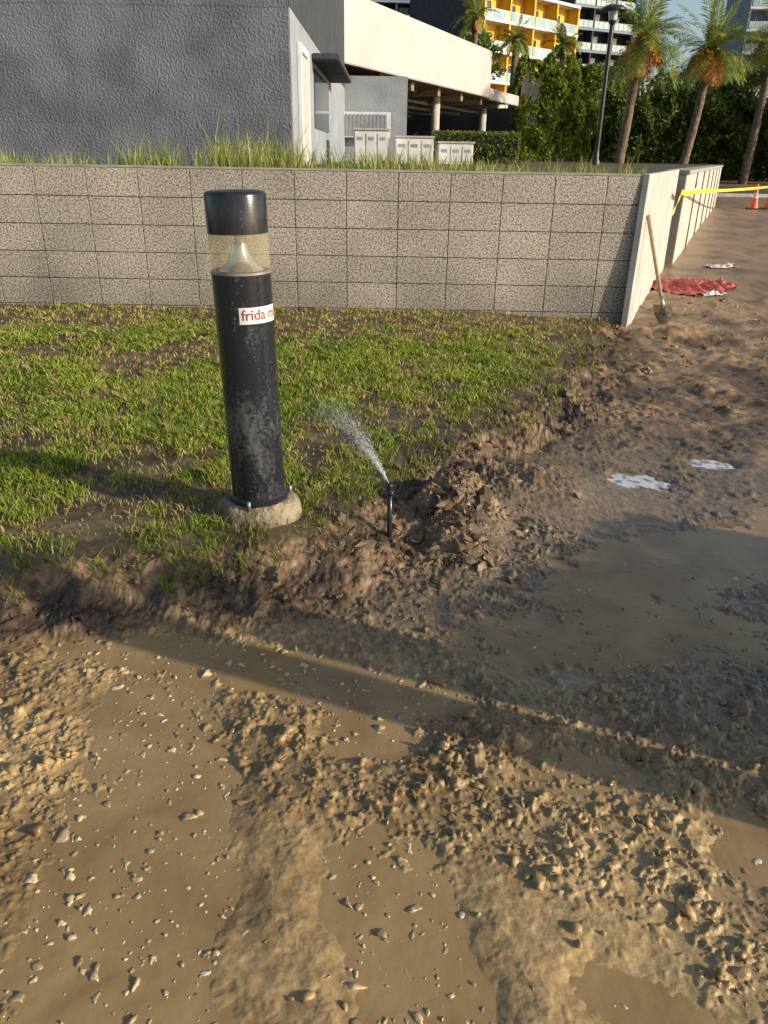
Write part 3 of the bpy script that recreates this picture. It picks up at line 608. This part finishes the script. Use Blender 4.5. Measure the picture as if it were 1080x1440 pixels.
def tree(name,x,y,z0,h,cr,n,leaf=.22,dark=1.0,aspect=1.2,trunk=.35):
    e=empty(name); tube('trunk',[(x,y,z0-.3),(x+.1,y,z0+h*.3),(x-.1,y,z0+h*.75)],[trunk,trunk*.7,trunk*.25],M_bark,e,10)
    cc=[];k=26
    for q in range(k):
        a=random.uniform(0,6.28); ph=random.uniform(-1,1); r=cr*random.uniform(.3,.85)
        p_=np.array([x+math.cos(a)*r*math.sqrt(1-ph*ph*.8),y+math.sin(a)*r*math.sqrt(1-ph*ph*.8),z0+h-cr*aspect+ph*cr*aspect*.85]); 
        tube('limb',[(x,y,z0+h*.35),tuple((np.array([x,y,z0+h*.45])+p_)/2),tuple(p_)],[trunk*.35,trunk*.2,.03],M_bark,e,5)
        m_=n//k; rr=cr*random.uniform(.28,.48); g_=rng.normal(size=(m_,3)); g_/=np.linalg.norm(g_,axis=1)[:,None]; cc.append(p_+g_*rr*(rng.random((m_,1))**.45)*np.array([1,1,.8]))
    c=np.concatenate(cc); leafcloud('crown',c,leaf,green(len(c),(.04*dark,.075*dark,.015*dark),(.24*dark,.31*dark,.06*dark)),e)
for (x,y,h,cr) in ((15.5,63,6.2,2.4),(19,66,7.2,2.8),(23,64,6.4,2.6),(27,66,7.4,3),(31,62,7,3)): tree('broadleaf_tree',x,y,1.2,h,cr,5200,.2,1.0,1.3)
tree('broadleaf_tree',27.5,54,.1,9.0,3.6,11000,.2,.9); tree('broadleaf_tree',33,60,.1,10,4,8000,.24,.9); tree('broadleaf_tree',8.3,88,1.2,12.,2.6,4000,.25,1)
bk=[]; 
for (x0_,y0_,x1_,y1_,z1_) in ((14,61,40,66,5.2),(20,68,70,72,7.5)): bk.append(boxfol(x0_,y0_,x1_,y1_,1.5,.2,z1_,18000,1.1))
c=np.concatenate(bk); leafcloud('background_shrubs',c,.26,green(len(c),(.03,.06,.012),(.24,.30,.06)))
def palm(name,x,y,z0,zc,R,nf=46,fruit=True,lean=0):
    e=empty(name); tr=[];rad=[]
    k=16
    for i in range(k+1):
        t=i/k; tr.append((x-lean*(1-t)**1.5,y,z0-.2+(zc-z0+.2)*t)); rad.append(.26-.08*t+(.02 if i%2 else 0)+(.10 if t>.9 else 0))
    tube('trunk',tr,rad,M_bark,e,12)
    V=[];F=[];Cc=[]
    for f in range(nf):
        a=random.uniform(0,6.28); el=math.radians(random.choice([78,65,52,42,32,22,12,0,-12])+random.uniform(-9,9)); Lf=R*random.uniform(.85,1.25)
        dead=f%8==0; 
        if dead: el=math.radians(random.uniform(-60,-25)); Lf*=.6
        pos=np.array([x,y,zc]); d=np.array([math.cos(a)*math.cos(el),math.sin(a)*math.cos(el),math.sin(el)]); n=22
        side=np.array([-math.sin(a),math.cos(a),0]); r=random.random()
        col=np.array([.60,.34,.10])*random.uniform(.7,1.2) if dead else (np.array([.13,.19,.035])*(1-r)+np.array([.40,.42,.09])*r)
        for i in range(n):
            d=d+np.array([0,0,-.045-.03*math.cos(el)]); d/=np.linalg.norm(d); p2=pos+d*Lf/n; t=i/n
            ll=R*.24*math.sin(math.pi*min(1,.18+t*.85))**.7
            upv=np.cross(side,d)
            b=len(V); w=.02
            V+= [tuple(pos-side*w),tuple(pos+side*w),tuple(p2+side*w),tuple(p2-side*w)]; F.append((b,b+1,b+2,b+3)); Cc+=[tuple(col*.9)]*4
            for sgn in (-1,1):
                for jj in (0,.5):
                    q=pos+(p2-pos)*jj; tip=q+(side*sgn*.75+d*.65+upv*random.uniform(-.25,.35))*ll*random.uniform(.8,1.1)-np.array([0,0,.12*ll]); mid=(q+tip)/2
                    b=len(V); V+= [tuple(q),tuple(mid+d*.03),tuple(tip),tuple(mid-d*.03)]; F.append((b,b+1,b+2,b+3)); Cc+=[tuple(col*random.uniform(.8,1.2))]*4
            pos=p2
    obj('fronds',npmesh('fronds',V,F,np.array(Cc)),M_leaf,e)
    if fruit:
        c=[];
        for s in range(8):
            a=random.uniform(0,6.28); 
            for i in range(150):
                t=random.random(); c.append((x+math.cos(a)*(.25+.85*t)+random.gauss(0,.10),y+math.sin(a)*(.25+.85*t)+random.gauss(0,.10),zc-.1-1.0*t*t+random.gauss(0,.14)))
        c=np.array(c); r=rng.random((len(c),1)); leafcloud('date_clusters',c,.09,np.array([.60,.24,.02])*(1-r)+np.array([.85,.48,.08])*r,e)
palm('date_palm',12.5,45,1.2,6.9,2.8,54,True,.35)
palm('date_palm',17.9,50,1.2,7.0,2.8,54,True,.6)
palm('date_palm',22.6,53,.1,8.2,3.0,48,True,.3)
palm('date_palm',8.3,60,1.2,8.6,1.5,30,False,0); palm('date_palm',11.9,62,1.2,8.6,1.6,30,False,0); palm('date_palm',5.9,64,1.2,10.4,1.9,30,False,0)
# ------------------------------------------------------------------ street lamps
def lamp(x,y,z0,h,r=.075):
    e=empty('street_lamp',(x,y,z0)); lathe('base',[(r*2,0),(r*2,.12),(r*1.3,.2),(r,.5)],M_darkmetal,e,24); lathe('pole',[(r,.2),(r*.93,h-.5)],M_darkmetal,e,20)
    lathe('head_neck',[(.06,h-.5),(.12,h-.42),(.13,h-.36)],M_darkmetal,e,24); lathe('lamp_glass',[(.12,h-.36),(.16,h-.12)],M_rail,e,24)
    lathe('hood',[(.17,h-.12),(.42,h-.10),(.42,h-.06),(.30,h+.02),(.0,h+.08)],M_darkmetal,e,32)
lamp(7.05,29,1.2,4.6); lx,ly=hp(1.528,1.75); lamp(lx,ly,ZM-.02,4.6,.078)  # second lamp is added out of view; its pole casts a shadow band
# ------------------------------------------------------------------ added hedge, unseen, sized to cast shade on the mud
hg=empty('shade_hedge')
n=44000; nn=rng.uniform(1.79,3.0,n); mm=rng.uniform(2.9,3.5,n); zz=rng.random(n)**.8*(1.30-.10*ss(2.2,2.8,nn)+.12*fbm(nn,mm,3,3,s=71))
xy=hp(nn,mm); c=np.stack([xy[0],xy[1],zz],-1); leafcloud('leaves',c,.03,green(n),hg)
Mh=Matrix.Translation((*hp(1.82,2.98),0))@Matrix.Rotation(math.atan2(.93,.37),4,'Z'); box('core',0,1.12,-.45,-.03,0,1.14,M_dark,hg,0,Mh)
# ------------------------------------------------------------------ light
el=math.radians(20); az=math.atan2(.928,-.372)
S=Vector((math.sin(az)*math.cos(el),math.cos(az)*math.cos(el),math.sin(el)))
sun=bpy.data.lights.new('sun','SUN'); sun.energy=5; sun.angle=math.radians(.5); sun.color=(1,.90,.73)
so=bpy.data.objects.new('sun',sun); COL.objects.link(so); so.rotation_euler=S.to_track_quat('Z','Y').to_euler(); so.location=(10,-5,10)
w=bpy.data.worlds.new('World'); scene.world=w; w.use_nodes=True; N=w.node_tree.nodes; L=w.node_tree.links
sk=N.new('ShaderNodeTexSky'); sk.sky_type='NISHITA'; sk.sun_disc=False; sk.sun_elevation=el; sk.sun_rotation=az; sk.air_density=1; sk.dust_density=1.5
L.new(sk.outputs[0],N['Background'].inputs[0]); N['Background'].inputs[1].default_value=.15
scene.view_settings.view_transform='Standard'; scene.view_settings.look='None'; scene.view_settings.exposure=0
# ------------------------------------------------------------------ camera
cam=bpy.data.cameras.new('camera'); co=bpy.data.objects.new('camera',cam); COL.objects.link(co); scene.camera=co
cam.sensor_fit='VERTICAL'; cam.sensor_height=36; cam.lens=27.0; cam.clip_end=2000; cam.clip_start=.05
p_=math.radians(24.9); R0=Vector((1,0,0)); D0=Vector((0,-math.sin(p_),-math.cos(p_))); k=.0172
rt=(R0-D0*k).normalized(); dn=(D0+R0*k).normalized(); up=-dn; bk_=rt.cross(up)
M=Matrix((rt,up,bk_)).transposed().to_4x4(); M.translation=Vector((0,0,1.4)); co.matrix_world=M
